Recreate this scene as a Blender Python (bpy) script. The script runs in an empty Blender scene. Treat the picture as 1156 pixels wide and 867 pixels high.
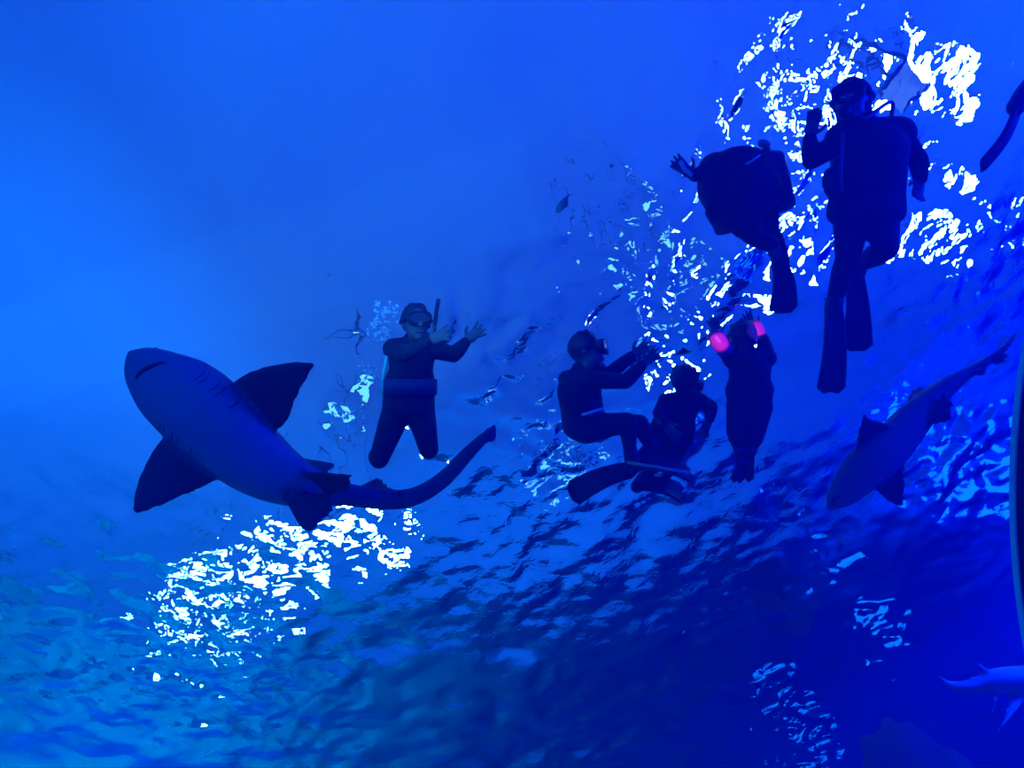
import bpy, bmesh, math, random
import numpy as np
from mathutils import Vector, Matrix, kdtree

random.seed(7)
RNG = np.random.default_rng(11)
SC = bpy.context.scene
COL = SC.collection

# ------------------------------------------------------------------ camera
FW, FH, FPX = 1156.0, 867.0, 873.0
HS = 6.0                                   # height of the water surface
EYE = Vector((0.0, 0.0, 1.6))              # visitor's eye, just under the acrylic
ZEN = Vector((-178.0, 533.0, -873.0)).normalized()     # world up, in camera axes
fwd = Vector((0, 0, -1))
yy = (fwd - ZEN * fwd.dot(ZEN)).normalized()
xx = yy.cross(ZEN)
RC = Matrix((xx, yy, ZEN))                 # camera axes -> world axes
cd = bpy.data.cameras.new('camera')
cd.sensor_width = 36.0
cd.lens = FPX / FW * 36.0
cd.clip_start, cd.clip_end = 0.02, 200.0
cam = bpy.data.objects.new('camera', cd)
cam.matrix_world = Matrix.Translation(EYE) @ RC.to_4x4()
COL.objects.link(cam)
SC.camera = cam
VIEW = RC @ Vector((0, 0, -1))             # optical axis in the world


def ray(px, py):
    return RC @ Vector((px - FW / 2, FH / 2 - py, -FPX))


def P(px, py, d):
    """The point of the place d metres in front of the lens on this line of sight."""
    return EYE + ray(px, py) * (d / FPX)


def on_surface(px, py, z=HS):
    r = ray(px, py)
    return EYE + r * ((z - EYE.z) / r.z)


def above(px, py, h):
    """Where the refracted line of sight stands h metres above still water."""
    s = on_surface(px, py)
    r = ray(px, py).normalized()
    hz = Vector((r.x, r.y, 0))
    sn = min(hz.length * 1.333, 0.985)
    hz.normalize()
    return s + hz * (h * sn / math.sqrt(1 - sn * sn)) + Vector((0, 0, h))


def below(px, py, z):
    """Where the line of sight mirrored by still water comes down to height z."""
    s = on_surface(px, py)
    r = ray(px, py).normalized()
    return s + Vector((r.x, r.y, -r.z)) * ((HS - z) / r.z)


# ------------------------------------------------------------------ materials
def mat(name, col=(0.5, 0.5, 0.5), rough=0.5, noise=None, scale=8.0, metal=0.0, emit=None, strength=0.0, bump=0.0, spec=0.5):
    m = bpy.data.materials.new(name)
    m.use_nodes = True
    nt = m.node_tree
    b = nt.nodes['Principled BSDF']
    b.inputs['Base Color'].default_value = (*col, 1)
    b.inputs['Roughness'].default_value = rough
    b.inputs['Metallic'].default_value = metal
    b.inputs['Specular IOR Level'].default_value = spec
    if noise is not None or bump:
        tc = nt.nodes.new('ShaderNodeTexCoord')
        n = nt.nodes.new('ShaderNodeTexNoise')
        n.inputs['Scale'].default_value = scale
        n.inputs['Detail'].default_value = 5
        nt.links.new(tc.outputs['Object'], n.inputs['Vector'])
        if noise is not None:
            r = nt.nodes.new('ShaderNodeValToRGB')
            r.color_ramp.elements[0].position = 0.35
            r.color_ramp.elements[1].position = 0.68
            r.color_ramp.elements[0].color = (*col, 1)
            r.color_ramp.elements[1].color = (*noise, 1)
            nt.links.new(n.outputs['Fac'], r.inputs['Fac'])
            nt.links.new(r.outputs['Color'], b.inputs['Base Color'])
        if bump:
            bp = nt.nodes.new('ShaderNodeBump')
            bp.inputs['Strength'].default_value = bump
            bp.inputs['Distance'].default_value = 0.02
            nt.links.new(n.outputs['Fac'], bp.inputs['Height'])
            nt.links.new(bp.outputs['Normal'], b.inputs['Normal'])
    if emit is not None:
        b.inputs['Emission Color'].default_value = (*emit, 1)
        b.inputs['Emission Strength'].default_value = strength
    return m


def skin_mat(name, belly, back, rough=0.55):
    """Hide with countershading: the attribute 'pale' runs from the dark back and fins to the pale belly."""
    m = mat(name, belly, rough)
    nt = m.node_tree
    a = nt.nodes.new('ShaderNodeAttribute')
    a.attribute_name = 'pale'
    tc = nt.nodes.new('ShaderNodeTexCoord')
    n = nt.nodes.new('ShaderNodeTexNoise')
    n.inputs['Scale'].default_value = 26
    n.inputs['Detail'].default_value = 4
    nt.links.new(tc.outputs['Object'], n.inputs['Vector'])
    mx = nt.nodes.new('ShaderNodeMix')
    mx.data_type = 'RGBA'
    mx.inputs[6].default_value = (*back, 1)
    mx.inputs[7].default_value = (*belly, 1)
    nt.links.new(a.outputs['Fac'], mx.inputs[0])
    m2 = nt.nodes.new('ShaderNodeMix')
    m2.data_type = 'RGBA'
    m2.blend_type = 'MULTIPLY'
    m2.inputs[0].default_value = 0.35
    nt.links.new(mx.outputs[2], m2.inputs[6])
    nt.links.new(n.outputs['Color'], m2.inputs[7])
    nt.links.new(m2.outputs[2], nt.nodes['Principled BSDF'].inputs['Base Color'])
    return m


M = {
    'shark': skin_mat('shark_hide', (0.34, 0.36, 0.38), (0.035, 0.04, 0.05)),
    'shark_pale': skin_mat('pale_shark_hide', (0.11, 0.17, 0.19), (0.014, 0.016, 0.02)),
    'shark_lit': skin_mat('lit_shark_hide', (0.40, 0.41, 0.42), (0.24, 0.25, 0.26)),  # light from above is put into this hide as a paler back
    'crease': mat('dark_crease', (0.03, 0.03, 0.035), 0.6, (0.05, 0.05, 0.06)),
    'eye': mat('wet_eye', (0.01, 0.01, 0.012), 0.15, (0.02, 0.02, 0.02)),
    'skin': mat('wet_skin', (0.13, 0.09, 0.075), 0.45, (0.18, 0.12, 0.10), 14),
    'neoprene': mat('black_neoprene', (0.012, 0.014, 0.02), 0.75, (0.03, 0.033, 0.04), 30, spec=0.2),
    'neoprene_blue': mat('blue_neoprene', (0.02, 0.03, 0.10), 0.7, (0.03, 0.05, 0.14), 30, spec=0.2),
    'rubber': mat('black_rubber', (0.012, 0.012, 0.014), 0.5, (0.025, 0.025, 0.03), 20),
    'hair': mat('wet_dark_hair', (0.012, 0.010, 0.012), 0.5, (0.03, 0.025, 0.025), 60),
    'glass_dark': mat('mask_lens', (0.01, 0.012, 0.02), 0.1, (0.02, 0.02, 0.03)),
    'white': mat('white_webbing', (0.80, 0.80, 0.80), 0.6, (0.70, 0.72, 0.75), 40),
    'pale': mat('pale_plastic', (0.62, 0.66, 0.70), 0.4, (0.72, 0.75, 0.78), 20),
    'pink': mat('pink_vinyl', (0.95, 0.06, 0.28), 0.4, (0.85, 0.03, 0.22), 12),
    'yellow': mat('yellow_rubber', (0.65, 0.70, 0.30), 0.5, (0.55, 0.60, 0.25), 20),
    'teal': mat('acrylic_edge', (0.12, 0.80, 0.60), 0.35, (0.16, 0.88, 0.68), 6),
    'black_wall': mat('black_wall_paint', (0.006, 0.006, 0.008), 0.8, (0.010, 0.010, 0.013), 5, spec=0.1),
    'steel': mat('lamp_steel', (0.35, 0.36, 0.38), 0.4, (0.42, 0.43, 0.45), 12, metal=0.8),
    'tank_alu': mat('cylinder_paint', (0.04, 0.045, 0.06), 0.4, (0.06, 0.065, 0.08), 12),
    'rock': mat('reef_rock', (0.05, 0.055, 0.06), 0.9, (0.13, 0.13, 0.12), 2.2, bump=0.8),
    'fish': mat('fish_scales', (0.10, 0.12, 0.15), 0.4, (0.16, 0.18, 0.2), 40),
    'fish_pale': mat('silver_scales', (0.5, 0.53, 0.55), 0.35, (0.4, 0.43, 0.46), 40),
    'foam': mat('white_froth', (0.85, 0.9, 0.92), 0.3, (0.75, 0.82, 0.85), 30),
    'floor': mat('tank_floor', (0.36, 0.38, 0.36), 0.9, (0.52, 0.53, 0.50), 0.7, bump=0.4),
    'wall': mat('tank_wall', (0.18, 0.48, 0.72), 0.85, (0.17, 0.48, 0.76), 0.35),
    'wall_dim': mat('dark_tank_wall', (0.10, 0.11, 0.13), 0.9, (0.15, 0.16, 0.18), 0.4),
    'ceiling': mat('hall_ceiling', (0.22, 0.54, 0.90), 0.9, (0.19, 0.48, 0.85), 0.35),
    'lens': mat('lit_lens', (0.9, 0.95, 1.0), 0.3, emit=(1.0, 1.0, 1.0), strength=60.0),
    'lens_soft': mat('soft_lens', (0.8, 0.9, 1.0), 0.3, emit=(0.5, 0.85, 1.0), strength=1.7),  # dim glow for the lights added as sparkles
    'lens_blue': mat('lit_blue_lens', (0.1, 0.3, 0.9), 0.3, emit=(0.04, 0.22, 1.0), strength=6.0),  # glow of the added panels that the waves mirror
}

bd = M['board'] = mat('translucent_board', (0.95, 0.93, 0.95), 0.6, (0.85, 0.84, 0.88), 9)
_n = bd.node_tree
_t = _n.nodes.new('ShaderNodeBsdfTranslucent')
_t.inputs['Color'].default_value = (0.95, 0.93, 0.95, 1)
_m = _n.nodes.new('ShaderNodeMixShader')
_m.inputs[0].default_value = 0.75
_n.links.new(_n.nodes['Principled BSDF'].outputs[0], _m.inputs[1])
_n.links.new(_t.outputs[0], _m.inputs[2])
_n.links.new(_m.outputs[0], _n.nodes['Material Output'].inputs['Surface'])

# ------------------------------------------------------------------ mesh helpers
class MB:
    def __init__(self):
        self.v, self.f = [], []

    def add(self, vs, fs):
        b = len(self.v)
        self.v += [Vector(v) for v in vs]
        self.f += [tuple(i + b for i in f) for f in fs]
        return self

    def rings(self, rings, cap=True):
        n = len(rings[0])
        vs = [p for r in rings for p in r]
        fs = []
        for i in range(len(rings) - 1):
            for j in range(n):
                k = (j + 1) % n
                fs.append((i * n + j, i * n + k, (i + 1) * n + k, (i + 1) * n + j))
        if cap:
            fs.append(tuple(reversed(range(n))))
            fs.append(tuple((len(rings) - 1) * n + j for j in range(n)))
        return self.add(vs, fs)

    def ellipsoid(self, c, a, b, d, nu=20, nv=12):
        """a, b, d: the three half-axes as vectors."""
        c, a, b, d = Vector(c), Vector(a), Vector(b), Vector(d)
        vs, fs = [c + d], []
        for i in range(1, nv):
            t = math.pi * i / nv
            for j in range(nu):
                p = 2 * math.pi * j / nu
                vs.append(c + d * math.cos(t) + (a * math.cos(p) + b * math.sin(p)) * math.sin(t))
        vs.append(c - d)
        for j in range(nu):
            k = (j + 1) % nu
            fs.append((0, 1 + j, 1 + k))
            fs.append((len(vs) - 1, 1 + (nv - 2) * nu + k, 1 + (nv - 2) * nu + j))
        for i in range(nv - 2):
            for j in range(nu):
                k = (j + 1) % nu
                fs.append((1 + i * nu + j, 1 + (i + 1) * nu + j, 1 + (i + 1) * nu + k, 1 + i * nu + k))
        return self.add(vs, fs)

    def ball(self, c, r, nu=16, nv=10):
        return self.ellipsoid(c, (r, 0, 0), (0, r, 0), (0, 0, r), nu, nv)

    def limb(self, pts, n=16, k=4):
        """A tapering limb through [(point, radius)], rounded at both ends and joints."""
        for (a, ra), (b, rb) in zip(pts, pts[1:]):
            t = (b - a)
            if t.length < 1e-6:
                continue
            t.normalize()
            u = t.orthogonal().normalized()
            w = t.cross(u)
            rs = []
            for s in range(k + 1):
                q = s / k
                c, r = a.lerp(b, q), ra + (rb - ra) * q
                rs.append([c + (u * math.cos(x) + w * math.sin(x)) * r for x in (2 * math.pi * i / n for i in range(n))])
            self.rings(rs)
        for p, r in pts:
            self.ball(p, r)
        return self

    def tube(self, pts, r, n=10, closed=False):
        pts = [Vector(p) for p in pts]
        rr = r if isinstance(r, (list, tuple)) else [r] * len(pts)
        u, rs = None, []
        for i, p in enumerate(pts):
            t = (pts[min(i + 1, len(pts) - 1)] - pts[max(i - 1, 0)]).normalized()
            if u is None:
                u = t.orthogonal().normalized()
            u = (u - t * u.dot(t)).normalized()
            w = t.cross(u)
            rs.append([p + (u * math.cos(x) + w * math.sin(x)) * rr[i] for x in (2 * math.pi * j / n for j in range(n))])
        return self.rings(rs)

    def box(self, c, a, b, d):
        """Half-axes a, b, d as vectors."""
        c, a, b, d = Vector(c), Vector(a), Vector(b), Vector(d)
        vs = [c + a * i + b * j + d * k for k in (-1, 1) for j in (-1, 1) for i in (-1, 1)]
        return self.add(vs, [(0, 2, 3, 1), (4, 5, 7, 6), (0, 1, 5, 4), (2, 6, 7, 3), (0, 4, 6, 2), (1, 3, 7, 5)])

    def mesh(self, name):
        me = bpy.data.meshes.new(name)
        me.from_pydata([tuple(v) for v in self.v], [], self.f)
        me.update()
        bm = bmesh.new()
        bm.from_mesh(me)
        bmesh.ops.recalc_face_normals(bm, faces=bm.faces)
        bm.to_mesh(me)
        bm.free()
        return me


def smooth(me):
    me.polygons.foreach_set('use_smooth', [True] * len(me.polygons))
    return me


def union(mb, name, voxel, it=6, fac=0.5):
    """One continuous skin round everything in mb."""
    me = mb.mesh('tmp')
    o = bpy.data.objects.new('tmp', me)
    COL.objects.link(o)
    r = o.modifiers.new('r', 'REMESH')
    r.mode, r.voxel_size = 'VOXEL', voxel
    if it:
        s = o.modifiers.new('s', 'SMOOTH')
        s.factor, s.iterations = fac, it
    dg = bpy.context.evaluated_depsgraph_get()
    out = bpy.data.meshes.new_from_object(o.evaluated_get(dg))
    out.name = name
    bpy.data.objects.remove(o)
    bpy.data.meshes.remove(me)
    return smooth(out)


def link(name, me, m, parent=None, flat=False):
    o = bpy.data.objects.new(name, me)
    if m is not None:
        me.materials.clear()
        me.materials.append(m)
    if not flat:
        smooth(me)
    COL.objects.link(o)
    if parent is not None:
        o.parent = parent
        o.matrix_parent_inverse = Matrix.Translation(-parent.location) if parent.type == 'EMPTY' else Matrix()
    return o


def tag(o, label=None, cat=None, group=None, kind=None):
    for k, v in (('label', label), ('category', cat), ('group', group), ('kind', kind)):
        if v:
            o[k] = v
    return o


def empty(name, loc, label, cat, group=None):
    o = bpy.data.objects.new(name, None)
    o.location = loc
    o.empty_display_size = 0.2
    COL.objects.link(o)
    return tag(o, label, cat, group)


def part(name, mb, m, parent, bevel=0.0, flat=False):
    me = mb if isinstance(mb, bpy.types.Mesh) else mb.mesh(name)
    o = link(name, me, m, parent, flat)
    if bevel:
        b = o.modifiers.new('bevel', 'BEVEL')
        b.width, b.segments = bevel, 3
    return o


def catmull(keys, n):
    """Smooth interpolation of rows of numbers."""
    k = np.array(keys, float)
    k = np.vstack([2 * k[0] - k[1], k, 2 * k[-1] - k[-2]])
    out, m = [], len(k) - 3
    for s in np.linspace(0, m - 1e-6, n):
        i = int(s)
        t = s - i
        a, b, c, d = k[i], k[i + 1], k[i + 2], k[i + 3]
        out.append(0.5 * (2 * b + (c - a) * t + (2 * a - 5 * b + 4 * c - d) * t * t + (3 * b - a - 3 * c + d) * t ** 3))
    return np.array(out)


# ------------------------------------------------------------------ the tank and the hall over it
X0, X1, Y0, Y1, ZC = -12.0, 14.0, -9.0, 16.0, 11.5


def struct(name, mb, m, flat=True):
    o = link(name, mb.mesh(name), m, None, flat)
    o['kind'] = 'structure'
    return o


cx, cy = (X0 + X1) / 2, (Y0 + Y1) / 2
hx, hy = (X1 - X0) / 2, (Y1 - Y0) / 2
struct('floor', MB().box((cx, cy, -0.15), (hx + .3, 0, 0), (0, hy + .3, 0), (0, 0, .15)), M['floor'])
ZW = 7.2


def dome(x, y):
    """Height of the vaulted ceiling over a point of the plan."""
    u, v = min(abs((x - cx) / hx), 1), min(abs((y - cy) / hy), 1)
    return ZW + (ZC - ZW) * (max(0.0, 1 - u ** 4 - v ** 4 + (u * v) ** 4)) ** 0.5


rows = []
for i in range(41):
    x = X0 + (X1 - X0) * i / 40
    y_ = [Y0 + (Y1 - Y0) * j / 40 for j in range(41)]
    rows.append([Vector((x, y, dome(x, y))) for y in y_] + [Vector((x, y, dome(x, y) + .3)) for y in reversed(y_)])
struct('ceiling', MB().rings(rows), M['ceiling'], False)
struct('wall_left', MB().box((X0 - .15, cy, ZW / 2), (.15, 0, 0), (0, hy, 0), (0, 0, ZW / 2)), M['wall'])
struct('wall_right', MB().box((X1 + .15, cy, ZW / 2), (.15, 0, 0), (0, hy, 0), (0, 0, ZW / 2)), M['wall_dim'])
struct('wall_back', MB().box((cx, Y1 + .15, ZW / 2), (hx + .3, 0, 0), (0, .15, 0), (0, 0, ZW / 2)), M['wall'])
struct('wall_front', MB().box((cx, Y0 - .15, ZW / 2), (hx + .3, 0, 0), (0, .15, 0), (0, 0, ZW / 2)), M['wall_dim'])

# the water itself: a body of slightly hazy blue water
wm = bpy.data.materials.new('sea_water')
wm.use_nodes = True
nt = wm.node_tree
nt.nodes.clear()
out = nt.nodes.new('ShaderNodeOutputMaterial')
sca = nt.nodes.new('ShaderNodeVolumeScatter')
sca.inputs['Color'].default_value = (0.04, 0.16, 1.0, 1)
sca.inputs['Density'].default_value = 0.10
sca.inputs['Anisotropy'].default_value = 0.25
ab = nt.nodes.new('ShaderNodeVolumeAbsorption')
ab.inputs['Color'].default_value = (0.0, 0.66, 0.965, 1)
ab.inputs['Density'].default_value = 0.30
ad = nt.nodes.new('ShaderNodeAddShader')
nt.links.new(sca.outputs[0], ad.inputs[0])
nt.links.new(ab.outputs[0], ad.inputs[1])
nt.links.new(ad.outputs[0], out.inputs['Volume'])
struct('water', MB().box((cx, cy, (HS + .35) / 2 - .05), (hx + .05, 0, 0), (0, hy + .05, 0), (0, 0, (HS + .35) / 2 + .05)), wm)

# rippled surface: band-limited waves, choppy where swimmers and divers stir it, calm overhead
RES = 0.032
nx, ny = int((X1 - X0) / RES) + 1, int((Y1 - Y0) / RES) + 1
gx, gy = np.meshgrid(np.linspace(X0, X1, nx), np.linspace(Y0, Y1, ny))


def waves(lmin, lmax, seed, stretch=1.0):
    """Noise with wavelengths lmin..lmax m, unit RMS slope."""
    r = np.random.default_rng(seed)
    f = np.fft.rfft2(r.standard_normal((ny, nx)))
    ky = np.fft.fftfreq(ny, RES)[:, None]
    kx = np.fft.rfftfreq(nx, RES)[None, :]
    k = np.sqrt((kx * stretch) ** 2 + ky ** 2)
    c, w = math.log(1 / math.sqrt(lmin * lmax)), math.log(lmax / lmin) / 2
    g = np.exp(-0.5 * ((np.log(np.maximum(k, 1e-6)) - c) / w) ** 2) / np.maximum(k, 0.05)
    h = np.fft.irfft2(f * g, s=(ny, nx))
    sy, sx = np.gradient(h, RES)
    return h / math.sqrt((sx ** 2 + sy ** 2).mean())


def blob(px, py, r, p=2.0):
    c = on_surface(px, py)
    return np.exp(-(((gx - c.x) ** 2 + (gy - c.y) ** 2) / r ** 2) ** (p / 2))


def sides(a, b, w):
    """0..1 across the line on the water through the two points seen at a and b."""
    A, B = on_surface(*a), on_surface(*b)
    t = (B - A).xy.normalized()
    d = (gx - A.x) * t.y - (gy - A.y) * t.x
    return 1 / (1 + np.exp(-d / w))


big = waves(0.9, 2.2, 1)
mid = waves(0.35, 0.8, 2)
small = waves(0.16, 0.34, 3)
fine = waves(0.10, 0.18, 4)
patch = np.clip(0.65 + 0.5 * waves(2.0, 4.0, 5) / np.std(waves(2.0, 4.0, 5)) * 0.5, 0.15, 1.5)
rough_side = sides((770, 0), (470, 440), 0.28)
churn = rough_side * (1 - 0.92 * blob(1000, 450, 1.05, 4)) * np.clip(blob(850, 250, 2.3, 3) + 0.8 * blob(700, 420, 1.6) + 0.5 * blob(1120, 270, 0.9), 0, 1.15)
far = np.hypot(gx, gy)
fade = 1 / (1 + np.exp((gx - 0.5) / 0.8))                 # the open side of the tank lies still
low_side = sides((420, 500), (0, 520), 0.25)
lower = np.clip(low_side * (0.25 + 0.75 * fade), 0, 1)
still = 1 - 0.8 * np.clip(blob(960, 760, 2.6, 4) + 1.1 * blob(1010, 440, 1.3, 4), 0, 1)
A_big = 0.010 + 0.05 * rough_side * still * (0.35 + 0.65 * churn) + 0.012 * lower
A_mid = 0.003 + 0.09 * churn + 0.02 * rough_side * still + 0.045 * lower + 0.06 * blob(520, 400, 0.9) + 0.03 * blob(640, 330, 0.8)
A_small = 0.0012 + 0.15 * churn * patch + 0.075 * lower * patch + 0.035 * blob(470, 430, 0.8) + 0.006 * rough_side
A_fine = 0.0004 + 0.13 * churn * patch + 0.035 * lower * patch + 0.03 * blob(440, 430, 0.5) + 0.004 * rough_side
# calmer pocket in the top corner where the lamps show through whole
calm = 1 - 0.78 * np.clip(blob(1080, 60, 0.75, 4) + blob(1090, 190, 0.6) + 0.8 * blob(1030, 265, 0.35), 0, 1)


def ridges(lmin, lmax, seed, width, stretch=1.0):
    """Thin crests along the level lines of a smooth field, broken into stretches; unit steepness."""
    n_ = waves(lmin, lmax, seed, stretch)
    sy, sx = np.gradient(n_, RES)
    dist = n_ / np.maximum(np.hypot(sx, sy), 0.25)
    brk = waves(1.2, 2.6, seed + 50)
    brk = np.clip(brk / brk.std() * 0.9 - 0.15, 0, 1.2)
    return width * 1.15 * np.exp(-(dist / width) ** 2) * brk


zone = np.clip(blob(520, 330, 1.25, 3) + blob(440, 470, 0.8) + 0.8 * blob(660, 250, 0.9) + 0.8 * blob(620, 420, 1.0), 0, 1)
crest = (0.60 * zone * ridges(0.9, 1.8, 21, 0.045) + 0.30 * np.clip(zone + .8 * churn, 0, 1) * ridges(0.6, 1.2, 22, 0.04) + 0.8 * blob(775, 110, 0.55, 3) * ridges(0.8, 1.6, 25, 0.07) + 0.8 * blob(730, 240, 0.9) * ridges(0.4, 0.8, 26, 0.035) + 0.04 * blob(720, 250, 0.8) * (small + fine)
         + 0.07 * ridges(1.2, 2.4, 23, 0.05) + 0.08 * lower * ridges(0.5, 1.0, 24, 0.04))
stir = blob(1090, 515, 0.62, 3) + 0.4 * blob(985, 700, 0.6) + 0.5 * blob(905, 845, 0.8)
crest += (0.11 * blob(393, 464, 0.30) + 0.05 * blob(628, 512, 0.4)) * (small + 1.2 * fine)
crest += stir * (0.045 * small + 0.035 * fine) + 0.03 * stir * mid
gz = HS + crest + (A_big * big + calm * (A_mid * mid + A_small * small + A_fine * fine)) * 1.0
co = np.stack([gx, gy, gz], -1).reshape(-1, 3)
idx = np.arange(nx * ny).reshape(ny, nx)
quads = np.stack([idx[:-1, :-1], idx[:-1, 1:], idx[1:, 1:], idx[1:, :-1]], -1).reshape(-1, 4)
me = bpy.data.meshes.new('water_surface')
me.vertices.add(len(co))
me.vertices.foreach_set('co', co.ravel().astype(np.float32))
me.loops.add(quads.size)
me.loops.foreach_set('vertex_index', quads.ravel().astype(np.int32))
me.polygons.add(len(quads))
me.polygons.foreach_set('loop_start', (np.arange(len(quads)) * 4).astype(np.int32))
me.update(calc_edges=True)
at = me.attributes.new('chop', 'FLOAT', 'POINT')
at.data.foreach_set('value', np.clip(churn * patch * calm + 0.45 * lower * patch, 0, 1.5).ravel().astype(np.float32))
gm = bpy.data.materials.new('water_skin')
gm.use_nodes = True
nt = gm.node_tree
nt.nodes.clear()
out = nt.nodes.new('ShaderNodeOutputMaterial')
gl = nt.nodes.new('ShaderNodeBsdfGlass')
gl.inputs['IOR'].default_value = 1.333
gl.inputs['Roughness'].default_value = 0.0
gl.inputs['Color'].default_value = (1, 1, 1, 1)
tc = nt.nodes.new('ShaderNodeTexCoord')
nz = nt.nodes.new('ShaderNodeTexNoise')
nz.inputs['Scale'].default_value = 11.0
nz.inputs['Detail'].default_value = 2.0
nz.inputs['Distortion'].default_value = 0.6
nt.links.new(tc.outputs['Object'], nz.inputs['Vector'])
aa = nt.nodes.new('ShaderNodeAttribute')
aa.attribute_name = 'chop'
bp = nt.nodes.new('ShaderNodeBump')
bp.inputs['Distance'].default_value = 0.016
mu = nt.nodes.new('ShaderNodeMath')
mu.operation = 'MULTIPLY'
mu.inputs[1].default_value = 1.0
nt.links.new(aa.outputs['Fac'], mu.inputs[0])
nt.links.new(mu.outputs[0], bp.inputs['Strength'])
nt.links.new(nz.outputs['Fac'], bp.inputs['Height'])
nt.links.new(bp.outputs['Normal'], gl.inputs['Normal'])
nt.links.new(gl.outputs[0], out.inputs['Surface'])
ws = link('water_surface', me, gm)
ws['kind'] = 'structure'

# tunnel rim at the edge of the view: black panel, and the acrylic edge with its glow painted as teal
RD = 2.4
c0 = P(1139 + 957, 556, RD)
R0 = 957 * RD / FPX
ux, uy = RC @ Vector((1, 0, 0)), RC @ Vector((0, 1, 0))


def arc_strip(c, r0, r1, a0, a1, z0, z1, n=48):
    rs = []
    for i in range(n + 1):
        a = a0 + (a1 - a0) * i / n
        d = ux * math.cos(a) + uy * math.sin(a)
        rs.append([c + d * r0 + VIEW * z0, c + d * r1 + VIEW * z0, c + d * r1 + VIEW * z1, c + d * r0 + VIEW * z1])
    return MB().rings(rs)


struct('trim_1', arc_strip(c0, R0, R0 - 0.006, math.radians(158), math.radians(202), -0.026, 0.0), M['teal'])
struct('trim_2', arc_strip(c0, R0 - 0.006, R0 - 0.7, math.radians(158), math.radians(202), -0.13, -0.002), M['black_wall'])
c1 = P(-36, 882, 1.1)
struct('trim_3', arc_strip(c1, 0.048, 0.004, math.radians(-60), math.radians(120), -0.03, 0.0), M['black_wall'])


# ------------------------------------------------------------------ lamps and added lights
def floodlight(px, py, h, w, hgt, label, group, aim=None):
    p = above(px, py, h)
    p.x = min(max(p.x, X0 + .4), X1 - .4)
    p.y = min(max(p.y, Y0 + .4), Y1 - .4)
    tgt = on_surface(px, py) if aim is None else aim
    f = (tgt - p).normalized()
    a = f.cross(Vector((0, 0, 1))).normalized()
    b = a.cross(f)
    root = empty('floodlight', p, label, 'lamp', group)
    part('housing', MB().box(p - f * .09, a * (w + .04), b * (hgt + .04), f * .07), M['steel'], root, .015, True)
    part('lens', MB().box(p - f * .005, a * w, b * hgt, f * .012), M['lens'], root, .004, True)
    up = Vector((p.x, p.y, ZC))
    part('hanger', MB().tube([p - f * .15, p - f * .15 + Vector((0, 0, .2)), Vector(((p - f * .15).x, (p - f * .15).y, dome((p - f * .15).x, (p - f * .15).y) + .1))], .02), M['steel'], root)
    return root


GA = 'floodlights glittering under the large shark'
LA = 'white floodlight above the ripples, one of a row glittering below the large shark'
for px, py, w in ((205, 665, .20), (250, 640, .28), (262, 690, .18), (315, 612, .32), (330, 655, .26), (375, 590, .28), (425, 605, .22), (300, 722, .12)):
    floodlight(px, py, 2.6, w, .15, LA, GA)
GB = 'floodlights glaring behind the scuba divers'
LB = 'white floodlight above the water, glaring through the chop behind the two scuba divers'
for px, py, h, w in ((1028, 45, 3.6, .24), (1068, 68, 3.6, .22), (1098, 82, 3.6, .34), (1078, 122, 2.6, .14), (1034, 262, 3.0, .22),
                     (970, 70, 3.6, .12), (935, 110, 3.4, .12), (880, 130, 3.6, .10), (905, 250, 3.2, .16), (860, 300, 3.0, .16),
                     (975, 200, 3.3, .12), (920, 310, 2.8, .12), (790, 320, 3.2, .12), (840, 370, 2.8, .14), (1060, 200, 3.3, .10), (760, 400, 2.8, .10), (1120, 240, 3.0, .10)):
    floodlight(px, py, h, w, .10, LB, GB)

def soft(root):
    for ch in root.children:
        if ch.name.startswith('lens'):
            ch.data.materials[0] = M['lens_soft']


soft(floodlight(393, 464, 2.8, .22, .14, 'added soft light above the water, sparkling beside the hip of the kneeling snorkeller', None))  # light added over the water to make a sparkle at the hip
soft(floodlight(628, 512, 2.4, .26, .14, 'added soft light above the water, sparkling under the sitting swimmer', None))  # light added to make a sparkle under the swimmer
for px, py in ((722, 222), (745, 268), (690, 296), (762, 305), (745, 345)):
    soft(floodlight(px, py, 3.2, .085, .07, 'added soft light above the water, sparkling faintly in the chop beside the curled-up diver', 'added soft lights beyond the curled-up diver'))  # small lights added for faint sparkles in the chop
# unseen blue glowing panels added so the waves mirror them as glints
LC = {
    0: 'added unseen blue light under water, mirrored as the streak of ripples beside the smaller shark',
    1: 'added unseen blue light under water, mirrored as short sparkles above the dark rock',
    2: 'added unseen blue light under water, mirrored as a small patch along the bottom edge',
}
for i, (px, py, z, w, hgt) in enumerate(((1082, 520, 1.3, .45, .75), (985, 698, 1.6, .22, .3), (905, 845, 1.6, .25, .3))):
    p = below(px, py, z)
    p.x = min(max(p.x, X0 + .4), X1 - .4)
    p.y = min(max(p.y, Y0 + .4), Y1 - .4)
    f = (on_surface(px, py) - p).normalized()
    a = f.cross(Vector((0, 0, 1))).normalized()
    b = a.cross(f)
    root = empty('added_glint_panel', Vector((p.x, p.y, 0)), LC[i], 'lamp', 'added underwater lights')
    part('housing', MB().box(p - f * .09, a * (w + .04), b * (hgt + .04), f * .07), M['steel'], root, .015, True)
    part('lens', MB().box(p - f * .005, a * w, b * hgt, f * .012), M['lens_blue'], root, .004, True)
    part('post', MB().tube([Vector((p.x, p.y, 0)) - f.xy.to_3d() * .2, p - f * .14], .03), M['steel'], root)


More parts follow.
